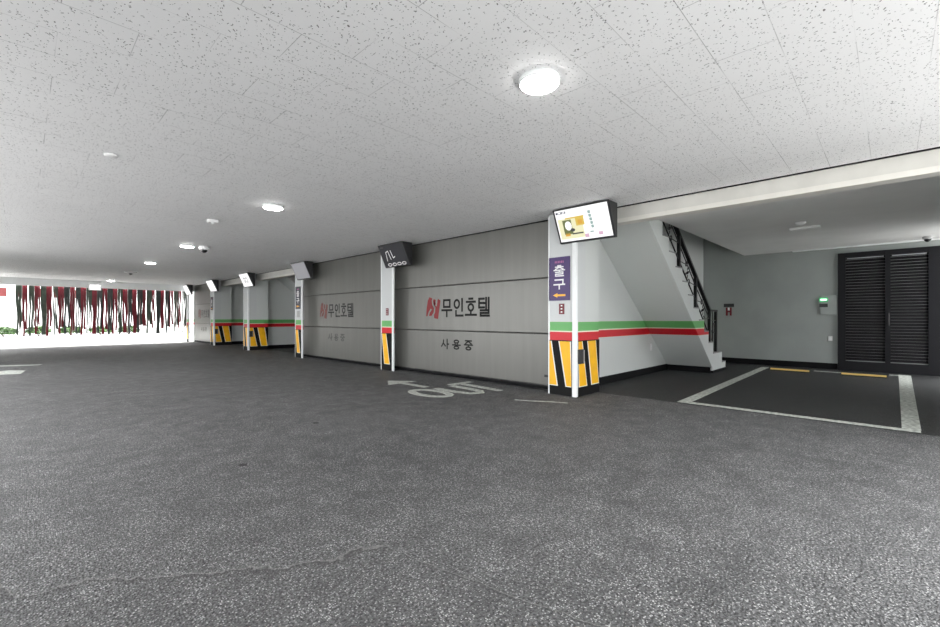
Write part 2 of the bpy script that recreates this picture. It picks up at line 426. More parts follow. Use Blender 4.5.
# louvred black double door in the back wall
dr = MB()
dr.box(BACK - .05, BACK, .70, .825, 0, 2.465); dr.box(BACK - .05, BACK, -.66, -.50, 0, 2.465)
dr.box(BACK - .05, BACK, -.50, .70, 2.37, 2.465); dr.box(BACK - .05, BACK, .02, .10, 0, 2.37)
dr.box(BACK - .05, BACK, -.50, .02, 0, .2); dr.box(BACK - .05, BACK, .10, .70, 0, .2)
door = struct(dr.build('door_1', 'door_black'), 'black louvred double door in the back wall')
for y0, y1 in ((-.50, .02), (.10, .70)):
    s_ = MB()
    for k in range(36):
        z = .22 + k * .06
        s_.hexa([(BACK - .020, y0, z), (BACK - .004, y0, z + .03), (BACK - .004, y1, z + .03), (BACK - .020, y1, z),
                 (BACK - .020, y0, z + .012), (BACK - .004, y0, z + .054), (BACK - .004, y1, z + .054), (BACK - .020, y1, z + .012)])
    s_.build('louvre_panel', 'slat_black', door)
    MB().box(BACK - .056, BACK - .034, y0 + .02, y1 - .02, 2.335, 2.352).build('louvre_glint', 'slat_glint', door)  # light-grey bar stands in for the glint along the louvre top
MB().tube([(BACK - .09, .045, .95), (BACK - .09, .045, 1.2)], .012).box(BACK - .09, BACK - .045, .04, .05, .96, .975).box(BACK - .09, BACK - .045, .04, .05, 1.175, 1.19).build('door_handle', 'iron', door)

# ---------------------------------------------------------------- pillars
def hazard(mb, o, U, N, W, bands, z0=.14, z1=.77, black0=0.0):
    """black board with slanting yellow bands edged in white; bands = (top left, top right, bottom left, bottom right) along U"""
    o, U, N = Vector(o), Vector(U), Vector(N); Z = Vector((0, 0, 1))
    def P(u, z, d): return o + U * max(0, min(W, u)) + Z * z + N * d
    mb.hexa([P(0, black0, 0), P(W, black0, 0), P(W, z1 + .012, 0), P(0, z1 + .012, 0), P(0, black0, .012), P(W, black0, .012), P(W, z1 + .012, .012), P(0, z1 + .012, .012)], 'hazard_black')
    for tl, tr, bl, br in bands:
        for e, mt, d in ((.018, 'reflective_white', .014), (0, 'hazard_yellow', .016)):
            q = [(bl - e, z0 - e * .6), (br + e, z0 - e * .6), (tr + e, z1), (tl - e, z1)]
            mb.hexa([P(u, z, .010) for u, z in q] + [P(u, z, d) for u, z in q], mt)
    return mb

PILLAR_LABELS = [
    'nearest pillar, with a purple exit sign, between the closed door and the open bay with stairs',
    'second nearest pillar, between the two lettered grey garage doors, under the dark screen',
    'third pillar, at the far edge of the streaky second garage door, under the grey screen',
    'fourth pillar, narrow and white, between the two open bays further back',
    'fifth pillar, between the furthest garage door and the open bay beside it',
    'last pillar, at the curtained exit, beyond the furthest garage door']
HB = [-0.079, 0.097, 0.265, 0.485, 0.028, 0.231, 0.381, 0.577]
def make_pillar(label, open_side=True):
    p = thing('striped_pillar', label, 'pillar', (PX, COLS[0], 0), 0, 'pillars between the garage bays')
    W = .444
    MB().box(0, .26 if open_side else .02, 0, W, 0, CEIL - .002).build('shaft', 'pillar_paint', p)
    if open_side: MB().box(.26, .65, 0, .28, 0, CEIL - .002).build('side_shaft', 'bay_wall_paint', p)
    g = MB().box(-.02, .0, -.014, .05 if open_side else .045, 0, CEIL - .03)
    if open_side: g.box(-.0195, .03, -.015, -.0005, 0, CEIL - .03)
    g.build('corner_guard', 'white_metal', p, bevel=.004)
    MB().box(-.012, 0, W - .016, W + .006, 0, CEIL - .03).build('edge_strip', 'white_metal', p)
    h1 = MB(); hazard(h1, (0, W - .016, 0), (0, -1, 0), (-1, 0, 0), W - (.08 if open_side else .075), [(-.1, 0.02, -.1, .125), (.17, .34, .285, .42)] if open_side else [(.03, .16, .12, .29)])
    h1.build('front_hazard_board', 'hazard_black', p)
    if not open_side: return p
    h2 = MB(); hazard(h2, (.04, 0, 0), (1, 0, 0), (0, -1, 0), .61, [(HB[0], HB[1], HB[4], HB[5]), (HB[2], HB[3], HB[6], HB[7])], black0=0.0)
    h2.build('side_hazard_board', 'hazard_black', p)
    bx = MB().box(.02, .14, -.05, -.012, .46, .66).build('reflector_box', 'black_plastic', p, bevel=.004)
    MB().box(.122, .142, -.053, -.046, .47, .65).build('reflector_edge', 'pen_grey', bx)
    return p
pillars = [make_pillar(PILLAR_LABELS[0])]
slim = make_pillar(PILLAR_LABELS[1], False); slim.location.y = COLS[1]
for i in (2, 3, 4, 5): dup(slim if i in (2, 5) else pillars[0], (PX, COLS[i], 0), PILLAR_LABELS[i])

# ---------------------------------------------------------------- exit signs on the pillars
def exit_sign(y_left, label, w, z0, z1, dark=False):
    s_ = thing('exit_sign', label, 'sign', (PX, y_left, z0), 0, 'vertical signs on the pillars')
    H = z1 - z0
    MB().box(-.012, 0, -w, 0, 0, H).build('sign_board', 'sign_purple' if not dark else 'sign_dark', s_)
    t = MB(); U, V, N = (0, -1, 0), (0, 0, 1), (-1, 0, 0)
    cw = w * .5; x0 = -w * .26
    strokes(t, G['chul'], (-.012, x0, H * .56), U, V, N, cw, H * .24, .017)
    strokes(t, G['gu'], (-.012, x0, H * .27), U, V, N, cw, H * .22, .021)
    t.build('sign_lettering', 'sign_white', s_)
    t = MB()
    for k in range(6): t.box(-.014, -.012, -w * (.30 + k * .075) - .012, -w * (.30 + k * .075), H * .86, H * .91)
    t.build('small_lettering', 'sign_pink', s_)
    t = MB(); zc = H * .12
    t.prism([(-.014, -w * .2, zc), (-.014, -w * .42, zc + .032), (-.014, -w * .42, zc + .014), (-.014, -w * .8, zc + .014),
             (-.014, -w * .8, zc - .014), (-.014, -w * .42, zc - .014), (-.014, -w * .42, zc - .032)], (.002, 0, 0))
    t.build('arrow', 'sign_orange', s_)
    return s_
exit_sign(COLS[0] + .438, 'purple vertical exit sign with white letters and orange arrow on the nearest pillar', .345, 1.35, 1.972)
exit_sign(COLS[2] + .42, 'small dark vertical sign on the third pillar beside the streaky door', .30, 1.35, 1.972, True)
exit_sign(COLS[4] + .42, 'tiny dark vertical sign on the fifth pillar beside the furthest garage door', .30, 1.42, 1.95, True)
for k, (c, l) in enumerate(((COLS[0], 'small dark red plate just below the purple exit sign'), (COLS[1], 'small dark red plate on the second nearest pillar above its green band'))):
    s_ = thing('notice_plate', l, 'sign', (PX, c + .27, 1.155), 0, 'dark red notice plates')
    MB().box(-.008, 0, -.085, 0, 0, .15).build('plate', 'sign_darkred', s_)
    for q in range(3): MB().box(-.010, -.008, -.055, -.03, .022 + q * .045, .040 + q * .045).build('plate_mark', 'sign_white', s_)
s_ = MB().box(-.008, 0, -.16, 0, 0, .18).build('notice_plate', 'pen_grey', None, (PX, COLS[2] + .34, 1.12))
tag(s_, 'small grey plate below the dark sign on the third pillar', 'sign')

# ---------------------------------------------------------------- garage doors
def logo(mb, o, U, V, N, s, m):
    o, U, V, N = Vector(o), Vector(U), Vector(V), Vector(N)
    def pl(pts): mb.prism([o + U * (x * s) + V * (y * s) for x, y in pts], N * .002, m)
    # slanted red block with an s-shaped gap running through it
    pl([(.04, .50), (.12, .84), (.24, 1.0), (.66, .86), (.52, .16), (0, .12)])
    pl([(.52, .80), (.70, .72), (.84, .90), (.98, .82), (.82, 0), (.56, .04)])
    gap = [[(.52, .98), (.44, .82), (.47, .66), (.60, .50), (.58, .30), (.44, .14), (.38, .02)], [(.72, 1.0), (.74, .78), (.70, .62)], [(.10, .0), (.22, .30), (.34, .42)]]
    strokes(mb, gap, o + N * .0022, U, V, N, s, s, s * .085, .0008, 'door_sheet')
def garage_door(y0, y1, label, logo_y, faded=0):
    """y1 is the far (left in view) end"""
    d = thing('garage_door', label, 'garage door', (DX, (y0 + y1) / 2, 0), 0, 'grey sectional garage doors')
    h = (y1 - y0) / 2
    zs = [.07, .862, 1.715, 2.586]
    for k in range(3):
        z0, z1 = zs[k] + .005, zs[k + 1] - .005
        MB().box(-.045, 0, -h, h, z0, z1).build('door_panel', 'door_sheet', d, bevel=.01)
    MB().box(-.030, -.005, -h, h, .02, 2.57).build('door_core', 'faded_letter', d)
    MB().box(-.04, -.003, -h, h, .012, .056).build('bottom_seal', 'black_base', d)
    U, V, N = (0, -1, 0), (0, 0, 1), (-1, 0, 0)
    lm = ('door_letter', 'faded_letter', 'faint_letter')[faded]
    yl = logo_y - (y0 + y1) / 2           # left edge of the logo in door coordinates
    b = MB(); logo(b, (-.045, yl, 1.08), U, V, N, .43, 'logo_red' if not faded else 'faded_red'); b.build('door_logo', 'logo_red', d)
    b = MB(); yt = yl - .47
    for k, g in enumerate(('mu', 'in', 'ho', 'tel')):
        strokes(b, G[g], (-.045, yt - k * .315, 1.135), U, V, N, .26, .31, .038)
    b.build('door_lettering', lm, d)
    b = MB(); yt = yl - .45
    for k, g in enumerate(('sa', 'yong', 'jung')):
        strokes(b, G[g], (-.045, yt - k * .31, .525), U, V, N, .2, .17, .024)
    b.build('small_door_lettering', ('door_letter', 'faint_letter', 'faint_letter')[faded], d)
    MB().box(-.058, -.045, -h + .12, -h + .22, .20, .235).build('door_latch', 'black_plastic', d)
    return d
garage_door(COLS[0] + .445, COLS[1] + .24, 'nearest grey garage door with red logo and crisp black lettering', 6.62)
garage_door(COLS[1] + .26, COLS[2] + .44, 'second grey garage door with streaks and faded lettering, left of the dark screen', 11.02, 1)
garage_door(COLS[4] + .445, COLS[5] + .04, 'furthest grey garage door, beside the curtained exit', 22.6, 2)

# ---------------------------------------------------------------- staircase
def make_stairs(label, railing=True):
    y0, y1 = 2.57 - 3.45, -.005                  # relative to the bay wall
    st = thing('concrete_staircase', label, 'staircase', (0, 3.45, 0), 0, 'staircases in the open bays')
    X = [10.54, 10.26, 9.63, 9.34, 9.06, 8.75, 8.438, 8.144, 7.864, 7.53, 7.237, 6.96, 6.67, 6.38, 6.09]
    Z = [.165, .385] + [.385 + .2225 * k for k in range(1, 14)]
    foot, sl = 9.58, .765
    out = [(X[0], .0)]
    for k in range(len(X)):
        out.append((X[k], Z[k])); out.append((X[k + 1] if k + 1 < len(X) else 5.95, Z[k]))
    out += [(5.95, .125 + sl * (foot - 5.95)), (foot, .125), (foot, .0)]
    # split into convex slabs per step
    body = MB()
    def under(x): return 0.0 if x >= foot - 1e-6 else .125 + sl * (foot - x)
    xs = X + [5.95]
    for k in range(len(X)):
        a, b_ = xs[k], xs[k + 1]
        cuts = [a] + ([foot] if b_ < foot < a else []) + [b_]
        for p, q in zip(cuts, cuts[1:]):
            pa = .0 if p > foot + 1e-6 else under(p) if p < foot - 1e-6 else .125
            if p >= foot - 1e-6 and q >= foot - 1e-6: pa = qb = .05
            else: qb = under(q)
            body.prism([(p, y0, pa), (p, y0, Z[k]), (q, y0, Z[k]), (q, y0, qb)], (0, y1 - y0, 0))
    body.build('stair_body', 'bay_wall_paint', st)
    MB().prism([(foot + .008, y0 + .002, .118), (foot - .004, y0 + .002, .118), (5.95, y0 + .002, .112 + sl * (foot - 5.95)), (5.95, y0 + .002, .124 + sl * (foot - 5.95))], (0, y1 - y0 - .004, 0)).build('stair_soffit', 'bay_wall_paint', st)
    MB().box(foot + .03, X[0] + .01, y0 - .006, y1, 0, .05).box(foot - .02, foot + .03, y0 + .03, y1, 0, .118).build('stair_base', 'black_base', st)
    for k in range(len(X)):
        MB().box(xs[k + 1] - .0, X[k] + .006, y0 - .006, y1, Z[k], Z[k] + .022).build('stair_tread', 'granite_tread', st, bevel=.004)
    if railing:
        yr = y0 + .05
        P = [(7.835, 1.945), (8.715, 1.29), (9.56, .61), (10.0, .41)]      # posts
        top = [(7.835, 2.54), (8.715, 1.86), (9.56, 1.25), (10.0, 1.25)]
        r = MB(); r.box(7.81, 7.86, yr - .025, yr + .025, 1.95, 2.54); rail = r.build('railing_post', 'iron', st)
        for (x, z), (_, t) in zip(P[1:], top[1:]):
            MB().box(x - .025, x + .025, yr - .025, yr + .025, z - .02, t).build('railing_post', 'iron', st)
        h = MB()
        h.bar((7.81, yr - .03, 2.545), (9.57, yr - .03, 1.25), .042, .06, (0, 1, 0))
        h.bar((9.55, yr - .03, 1.25), (10.03, yr - .03, 1.25), .035, .06, (0, 1, 0))
        h.bar((6.2, yr - .03, 3.73), (7.85, yr - .03, 2.515), .042, .06, (0, 1, 0))
        h.build('handrail', 'iron', st)
        # lower sloping bars and wrought scrolls, one panel between each pair of posts
        for (a, b_), (ta, tb) in zip(zip([(6.96, 2.62)] + P[:2], P[:3]), zip([(6.96, 3.18)] + top[:2], top[:3])):
            (x0, z0), (x1, z1) = a, b_; (_, t0), (_, t1) = ta, tb
            w = MB()
            w.tube([(x0, yr, z0 + .14), (x1, yr, z1 + .14)], .012)
            w.tube([(x0, yr, t0 - .16), (x1, yr, t1 - .16)], .010)
            for f0, f1 in ((.0, .5), (.5, 1.0)):
                xa, xb = x0 + (x1 - x0) * f0, x0 + (x1 - x0) * f1
                w.tube([(xa, yr, z0 + (z1 - z0) * f0 + .14), (xb, yr, t0 + (t1 - t0) * f1 - .16)], .008)
            cx, cz = (x0 + x1) / 2, (z0 + z1 + t0 + t1) / 4
            for sgn in (-1, 1):
                for ph in (0, 1):
                    pts = []
                    for i in range(22):
                        a_ = i / 21 * 1.9 * math.pi
                        rr = .085 * (1 - i / 26)
                        pts.append((cx + sgn * (.08 - rr * math.cos(a_)) * .8, yr, cz + (1 if ph else -1) * (.09 + rr * math.sin(a_)) - sgn * .05))
                    w.tube(pts, .007, 5)
            w.lathe([(.001, -.03), (.03, 0), (.001, .03)], 8, '_', (cx, yr, cz))
            w.build('wrought_iron_panel', 'iron', st)
        w = MB()
        w.tube([(9.56, yr, 1.05), (10.0, yr, 1.05)], .008); w.tube([(9.78, yr, 1.25), (9.78, yr, .40)], .010)
        for sgn in (-1, 1):
            w.tube([(9.78 + sgn * (.09 - .08 * math.cos(i / 16 * 2.4 * math.pi)), yr, .82 + sgn * .07 + .1 * math.sin(i / 16 * 2.4 * math.pi)) for i in range(17)], .010, 5)
        w.build('wrought_iron_panel', 'iron', st)
    return st
main_stairs = make_stairs('white concrete staircase with black iron railing in the open bay on the right')
low_stairs = make_stairs('staircase underside in the open bay left of the streaky second door', False)
low_stairs.location.y = COLS[3] + .30
dup(low_stairs, (0, COLS[4] + .30, 0), 'staircase underside in the further of the two distant open bays')

# ---------------------------------------------------------------- screens over the pillars
def monitor(i, label, kind):
    c = COLS[i]
    m_ = thing('wedge_display_screen', label, 'screen', (PX, c - .19, CEIL), 0, 'ceiling screens over the pillars')
    h = .415; z1 = -.012; zb = -.455
    a, b_ = Vector((-.25, 0, z1)), Vector((-.045, 0, zb))      # sloping face from top edge to bottom edge
    MB().prism([(-.25, -h, z1), (-.0, -h, z1), (-.0, -h, zb), (-.045, -h, zb)], (0, 2 * h, 0)).build('screen_housing', 'black_plastic', m_, bevel=.006)
    dn = (b_ - a).normalized(); L = (b_ - a).length
    N = Vector((0, -1, 0)).cross(-dn) * 1.0
    N = Vector((dn.z, 0, -dn.x)); N = N if N.x < 0 else -N
    U = Vector((0, -1, 0)); V = -dn
    o = Vector((-.045, h, zb))                                  # bottom left as seen
    def rect(mb, u0, u1, v0, v1, t0, t1, mt='_'):
        q = [(u0, v0), (u1, v0), (u1, v1), (u0, v1)]
        mb.hexa([o + U * (u * 2 * h) + V * (v * L) + N * t0 for u, v in q] + [o + U * (u * 2 * h) + V * (v * L) + N * t1 for u, v in q], mt)
    s_ = MB(); rect(s_, .035, .965, .05, .95, -.001, .003)
    scr = s_.build('screen', {'white': 'screen_white', 'full': 'screen_white', 'glyph': 'screen_white', 'grey': 'screen_grey', 'off': 'screen_off'}[kind], m_)
    e = MB()
    if kind == 'full':
        T = (.003, .005)
        rect(e, .05, .235, .845, .905, *T, 'screen_content_navy'); rect(e, .09, .14, .86, .89, .005, .006, 'screen_white'); rect(e, .17, .215, .86, .89, .005, .006, 'screen_white')
        e.build('screen_caption', None, scr); e = MB()
        rect(e, .06, .50, .12, .70, .003, .004, 'screen_content_pale')
        rect(e, .20, .54, .68, .72, *T, 'screen_content_yellow'); rect(e, .14, .30, .25, .66, *T, 'screen_content_green')
        rect(e, .38, .53, .46, .70, *T, 'screen_content_yellow'); rect(e, .42, .50, .50, .62, .005, .006, 'screen_content_orange')
        rect(e, .15, .24, .20, .28, *T, 'screen_content_orange')
        e.prism([o + U * (x * 2 * h) + V * (y * L) + N * .005 for x, y in ring(.235, .49, .06, .13, 12)[:-1]], N * .002, 'screen_white')
        e.prism([o + U * (x * 2 * h) + V * (y * L) + N * .005 for x, y in ring(.30, .36, .045, .05, 8)[:-1]], N * .002, 'screen_dark_glyph')
        rect(e, .28, .48, .23, .27, *T, 'screen_dark_glyph')
        e.build('screen_picture', None, scr); e = MB()
        for k in range(5): rect(e, .62 + k * .004, .665 + k * .004, .74 - k * .10, .82 - k * .10, *T, 'screen_content_teal')
        rect(e, .60, .66, .22, .26, *T, 'screen_content_teal'); e.build('screen_text', None, scr); e = MB()
        rect(e, .50, .57, .10, .20, *T, 'screen_content_pink'); rect(e, .74, .81, .12, .21, *T, 'screen_content_pink')
        e.build('screen_icon_and_reflection', None, scr)
    elif kind == 'glyph':
        P3 = lambda ln, ox: strokes(e, ln, o + U * (ox * 2 * h) + V * (.35 * L) + N * .003, U, V, N, .14, .16, .035, .002, 'screen_dark_glyph')
        P3([ring(.5, .5, .45, .5, 10)], .32); e.build('screen_figure', None, scr); e = MB()
        P3([[(0, .9), (.9, .9), (.9, .5), (0, 0), (1, 0)]], .54); e.build('screen_figure', None, scr)
    elif kind == 'off':
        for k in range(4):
            e2 = MB(); strokes(e2, [ring(.5, .5, .5, .5, 10)], o + U * ((.17 + k * .19) * 2 * h) + V * (.06 * L) + N * .003, U, V, N, .12, .055, .016, .002, 'sign_white'); e2.build('screen_icon_and_reflection', None, scr)  # pale rings imitate reflections on the dark screen
        rect(e, .06, .2, .86, .9, .003, .005, 'screen_dark_glyph'); e.build('screen_caption', None, scr); e = MB()
        strokes(e, [[(0, 0), (.15, .8), (.5, .9), (.6, .1)], [(.9, .9), (1.0, .2), (1.3, .3)]], o + U * (.2 * 2 * h) + V * (.3 * L) + N * .003, U, V, N, .22, .22, .016, .002, 'sign_white')
        e.build('screen_picture', None, scr)
    return m_
monitor(0, 'bright white ceiling screen with a yellow picture over the nearest pillar', 'full')
monitor(1, 'dark ceiling screen with four pale ring reflections over the second pillar', 'off')
monitor(2, 'dull grey ceiling screen over the third pillar', 'grey')
monitor(3, 'lit ceiling screen with dark figures over the fourth pillar', 'glyph')
monitor(4, 'blank white ceiling screen over the fifth pillar', 'white')
monitor(5, 'furthest ceiling screen, blank white, beside the curtained exit', 'white')

# ---------------------------------------------------------------- ceiling lamps and small devices
LAMP_Y = [1.59, 5.92, 10.4, 14.25, 22.2]
LL = ['nearest and largest round ceiling lamp', 'second round ceiling lamp along the driveway, left of the dark screen', 'third round ceiling lamp, beside the small dome camera',
      'fourth round ceiling lamp along the driveway', 'furthest and smallest round ceiling lamp, near the curtained exit']
def lamp(y, label):
    l = thing('round_ceiling_lamp', label, 'ceiling lamp', (2.263, y, CEIL), 0, 'round lamps along the driveway ceiling')
    MB().lathe([(.118, 0), (.128, -.004), (.128, -.028), (.120, -.034)], 36).build('lamp_base', 'white_metal', l)
    MB().lathe([(.119, -.0345), (.112, -.042), (.06, -.048), (.004, -.05)], 36).build('lamp_diffuser', 'lamp_glow', l)
    return l
l0 = lamp(LAMP_Y[0], LL[0])
for y, l in zip(LAMP_Y[1:], LL[1:]): dup(l0, (2.33 + (y - 5.9) * .0075, y, CEIL), l)

def dev(name, label, cat, loc): return thing(name, label, cat, loc)
d = dev('smoke_detector', 'flat white disc on the ceiling at upper left', 'smoke detector', (.57, 5.15, CEIL))
MB().lathe([(.052, 0), (.052, -.012), (.04, -.02), (.01, -.022)], 24).build('detector_body', 'white_plastic', d)
d = dev('ceiling_motion_sensor', 'small white box on the ceiling between the second and third lamps', 'sensor', (2.03, 7.45, CEIL))
MB().box(-.07, .07, -.05, .05, -.045, 0).build('sensor_body', 'white_plastic', d, bevel=.01)
MB().lathe([(.024, -.045), (.02, -.06), (.004, -.066)], 12).build('sensor_lens', 'white_metal', d)
d = dev('ceiling_dome_camera', 'small white and black dome camera beside the third ceiling lamp', 'security camera', (2.66, 10.35, CEIL))
MB().lathe([(.10, 0), (.10, -.06), (.08, -.075)], 20).build('camera_housing', 'white_plastic', d)
MB().lathe([(.06, -.075), (.058, -.10), (.035, -.125), (.004, -.135)], 20).build('camera_dome', 'dark_lens', d)
d = dev('smoke_detector', 'white and dark detector on the ceiling near the far exit', 'smoke detector', (2.44, 17.6, CEIL))
MB().lathe([(.17, 0), (.17, -.03), (.10, -.06), (.01, -.065)], 24).build('detector_body', 'white_plastic', d)
MB().lathe([(.05, -.0655), (.04, -.1), (.004, -.105)], 12).build('detector_sensor', 'dark_lens', d)
d = dev('bay_detector', 'small white round detector on the ceiling of the right bay', 'smoke detector', (8.5, 1.03, CEIL))
MB().lathe([(.07, 0), (.07, -.015), (.045, -.04), (.004, -.045)], 20).build('detector_body', 'white_plastic', d)
d = dev('ceiling_emergency_light', 'slim white bar fitting on the ceiling of the right bay', 'light', (8.98, 1.03, CEIL))
MB().box(-.06, .06, -.2, .2, -.04, 0).build('light_body', 'white_plastic', d, bevel=.012)
d = dev('ceiling_dome_camera', 'small dark dome camera above the right side of the black door', 'security camera', (11.6, -.47, CEIL))
MB().lathe([(.07, 0), (.07, -.04), (.055, -.05)], 20).build('camera_housing', 'pen_grey', d)
MB().lathe([(.05, -.0505), (.045, -.075), (.02, -.095), (.004, -.1)], 20).build('camera_dome', 'dark_lens', d)
d = dev('hanging_exit_light', 'white emergency exit box hanging on the lintel of the curtained exit', 'exit light', (2.06, FAR, 2.30))
MB().box(-.19, .19, -.09, -.0, -.08, .17).build('box_body', 'white_plastic', d, bevel=.01)
MB().box(-.17, .17, -.097, -.09, -.06, .15).build('box_face', 'screen_white', d)

# back wall devices
d = dev('extinguisher_sign', 'black and red fire extinguisher sign on the grey back wall', 'sign', (BACK, 2.88, 1.27))
MB().box(-.01, 0, -.115, .105, .10, .18).build('sign_header', 'black_plastic', d)
MB().prism([(-.012, .06, -.11), (-.012, .02, -.11), (-.012, .02, .09), (-.012, .06, .09)], (.012, 0, 0)).prism([(-.012, -.065, -.11), (-.012, -.025, -.11), (-.012, -.025, .09), (-.012, -.065, .09)], (.012, 0, 0)).box(-.012, 0, -.03, .022, -.03, .005).build('sign_symbol', 'sign_darkred', d)
MB().box(-.006, -.0005, -.03, .022, .02, .085).build('sign_gap', 'sign_white', d)
d = dev('wall_mounted_control_panel', 'pale control box with a green display beside the black door', 'control panel', (BACK, 1.01, 1.25))
MB().box(-.04, 0, -.18, .10, -.07, .34).build('panel_box', 'back_wall_paint', d, bevel=.004)
MB().box(-.05, -.04, -.02, .12, .20, .29).build('green_display', 'panel_green', d)
MB().box(-.053, -.05, 0, .10, .23, .26).build('display_text', 'panel_text', d)
MB().box(-.05, -.04, -.02, .12, .085, .16).build('black_display', 'black_plastic', d)
MB().box(-.045, -.04, -.21, -.19, .17, .2).build('panel_lock', 'pen_grey', d)
d = dev('light_switch', 'small pale switch on the back wall below the control box', 'switch', (BACK, .95, .66))
MB().box(-.012, 0, -.035, .035, -.05, .05).build('switch_plate', 'white_plastic', d, bevel=.003)
MB().box(-.018, -.012, -.015, .015, -.025, .025).build('switch_rocker', 'white_metal', d)
d = dev('wall_outlet', 'small white outlet under the red band of the bay wall', 'outlet', (8.72, 3.45, .52))
MB().box(-.05, .05, -.012, 0, -.07, .07).build('outlet_plate', 'white_plastic', d, bevel=.003)
MB().lathe([(.022, 0), (.022, .004)], 14, '_', (0, 0, 0)).build('outlet_socket', 'white_metal', d).rotation_euler = (math.pi / 2, 0, 0)
d.children[-1].location = (0, -.012, .02)

# wheel stops with yellow reflective strip
def wheel_stop(y0, y1, label):
    w = thing('wheel_stop', label, 'wheel stop', (11.06, (y0 + y1) / 2, 0), 0, 'black and yellow wheel stops')
    h = abs(y1 - y0) / 2
    MB().prism([(-.07, -h, 0), (-.05, -h, .055), (.05, -h, .055), (.07, -h, 0)], (0, 2 * h, 0)).build('stop_body', 'stop_black', w)
    MB().hexa([(-.066, -h + .01, .016), (-.0535, -h + .01, .050), (-.0535, h - .01, .050), (-.066, h - .01, .016),
               (-.074, -h + .01, .018), (-.0615, -h + .01, .052), (-.0615, h - .01, .052), (-.074, h - .01, .018)]).build('yellow_strip', 'strip_yellow', w)
wheel_stop(1.18, 1.85, 'wheel stop with yellow strip, the left one, in front of the grey back wall')
wheel_stop(.06, .71, 'wheel stop with yellow strip, the right one, in front of the black door')

# ---------------------------------------------------------------- painted marks on the ground
Z0, Z1 = .001, .004
pm = thing('parking_bay_marking', 'white painted outline of the parking space in the right bay', 'road marking', (8.8, .9, 0))
def mark(pts, name, par, ox, oy, mat='road_paint'):
    return MB().prism([(x - ox, y - oy, Z0) for x, y in pts], (0, 0, Z1 - Z0)).build(name, mat, par)
mark([(5.98, 2.02), (6.09, 2.02), (6.09, -.20), (5.98, -.20)], 'front_line', pm, 8.8, .9)
mark([(6.092, 2.02), (11.55, 2.10), (11.55, 1.96), (6.092, 1.88)], 'left_line', pm, 8.8, .9)
mark([(6.092, -.07), (11.77, -.09), (11.77, -.26), (6.092, -.205)], 'right_line', pm, 8.8, .9)
mark([(11.40, 1.16), (11.50, 1.16), (11.50, .74), (11.40, .74)], 'back_line', pm, 8.8, .9)
mark([(11.60, .04), (11.70, .04), (11.70, -.09), (11.60, -.09)], 'back_line', pm, 8.8, .9)
om = thing('floor_lettering', 'white painted word OUT on the asphalt in front of the nearest garage door', 'road marking', (4.65, 4.75, 0))
for nm, lines in (('letter_o', [ring(4.165 - 4.65, .1, .19, .36, 18)]), ('letter_u', [[(-.15, .30), (-.15, -.1), (-.09, -.34), (.05, -.40), (.16, -.28), (.18, -.1), (.2, .32)]]), ('letter_t', [[(.30, .46), (.68, .46)], [(.47, .46), (.40, -.44)]])):
    b = MB(); strokes(b, lines, (0, 0, Z0), (1, 0, 0), (0, 1, 0), (0, 0, 1), 1, 1, .12, .003); b.build(nm, 'road_paint', om)
am = thing('painted_arrow', 'white painted arrow on the asphalt pointing to the exit beside the word OUT', 'road marking', (4.47, 5.7, 0))
MB().prism([(-.01, .64, Z0), (.31, .22, Z0), (.05, .24, Z0), (-.06, .24, Z0), (-.29, .22, Z0)], (0, 0, .003)).build('arrow_head', 'road_paint', am)
MB().prism([(-.06, .24, Z0), (.05, .24, Z0), (.06, -.40, Z0), (-.05, -.40, Z0)], (0, 0, .0036)).build('arrow_shaft', 'road_paint', am)
am = thing('painted_arrow', 'pale painted arrow on the asphalt at the left edge of the picture', 'road marking', (0, 13.6, 0))
MB().prism([(-1.2, 1.22, Z0), (-.35, 1.2, Z0), (.34, .86, Z0), (.28, .66, Z0), (-.4, .9, Z0), (-1.2, .9, Z0)], (0, 0, .003)).build('arrow_shaft', 'road_paint', am)
MB().prism([(-1.0, -.6, Z0), (-.35, -.5, Z0), (-.2, -.3, Z0), (.05, -.6, Z0), (-.02, -1.3, Z0), (-.3, -1.2, Z0), (-.9, -1.2, Z0)], (0, 0, .003)).build('arrow_head', 'road_paint', am)
b = MB(); strokes(b, [[(4.62, 3.62), (4.70, 3.42), (4.83, 3.22), (4.90, 3.02)]], (0, 0, Z0), (1, 0, 0), (0, 1, 0), (0, 0, 1), 1, 1, .035, .003)
tag(b.build('paint_scuff', 'road_paint'), 'thin white paint scuff on the asphalt by the nearest pillar', 'scuff mark')
for k, (x, y, l) in enumerate(((2.14, 4.33, 'dark oil spot on the asphalt, the one nearer the garage doors'), (1.15, 3.48, 'small dark oil spot in the middle of the asphalt'))):
    tag(MB().prism([(x + (.030 + .008 * math.sin(i * 2.7)) * math.cos(i * .52), y + (.032 + .008 * math.cos(i * 1.9)) * math.sin(i * .52), Z0) for i in range(12)], (0, 0, .002)).build('oil_spot', 'stop_black'), l, 'stain')

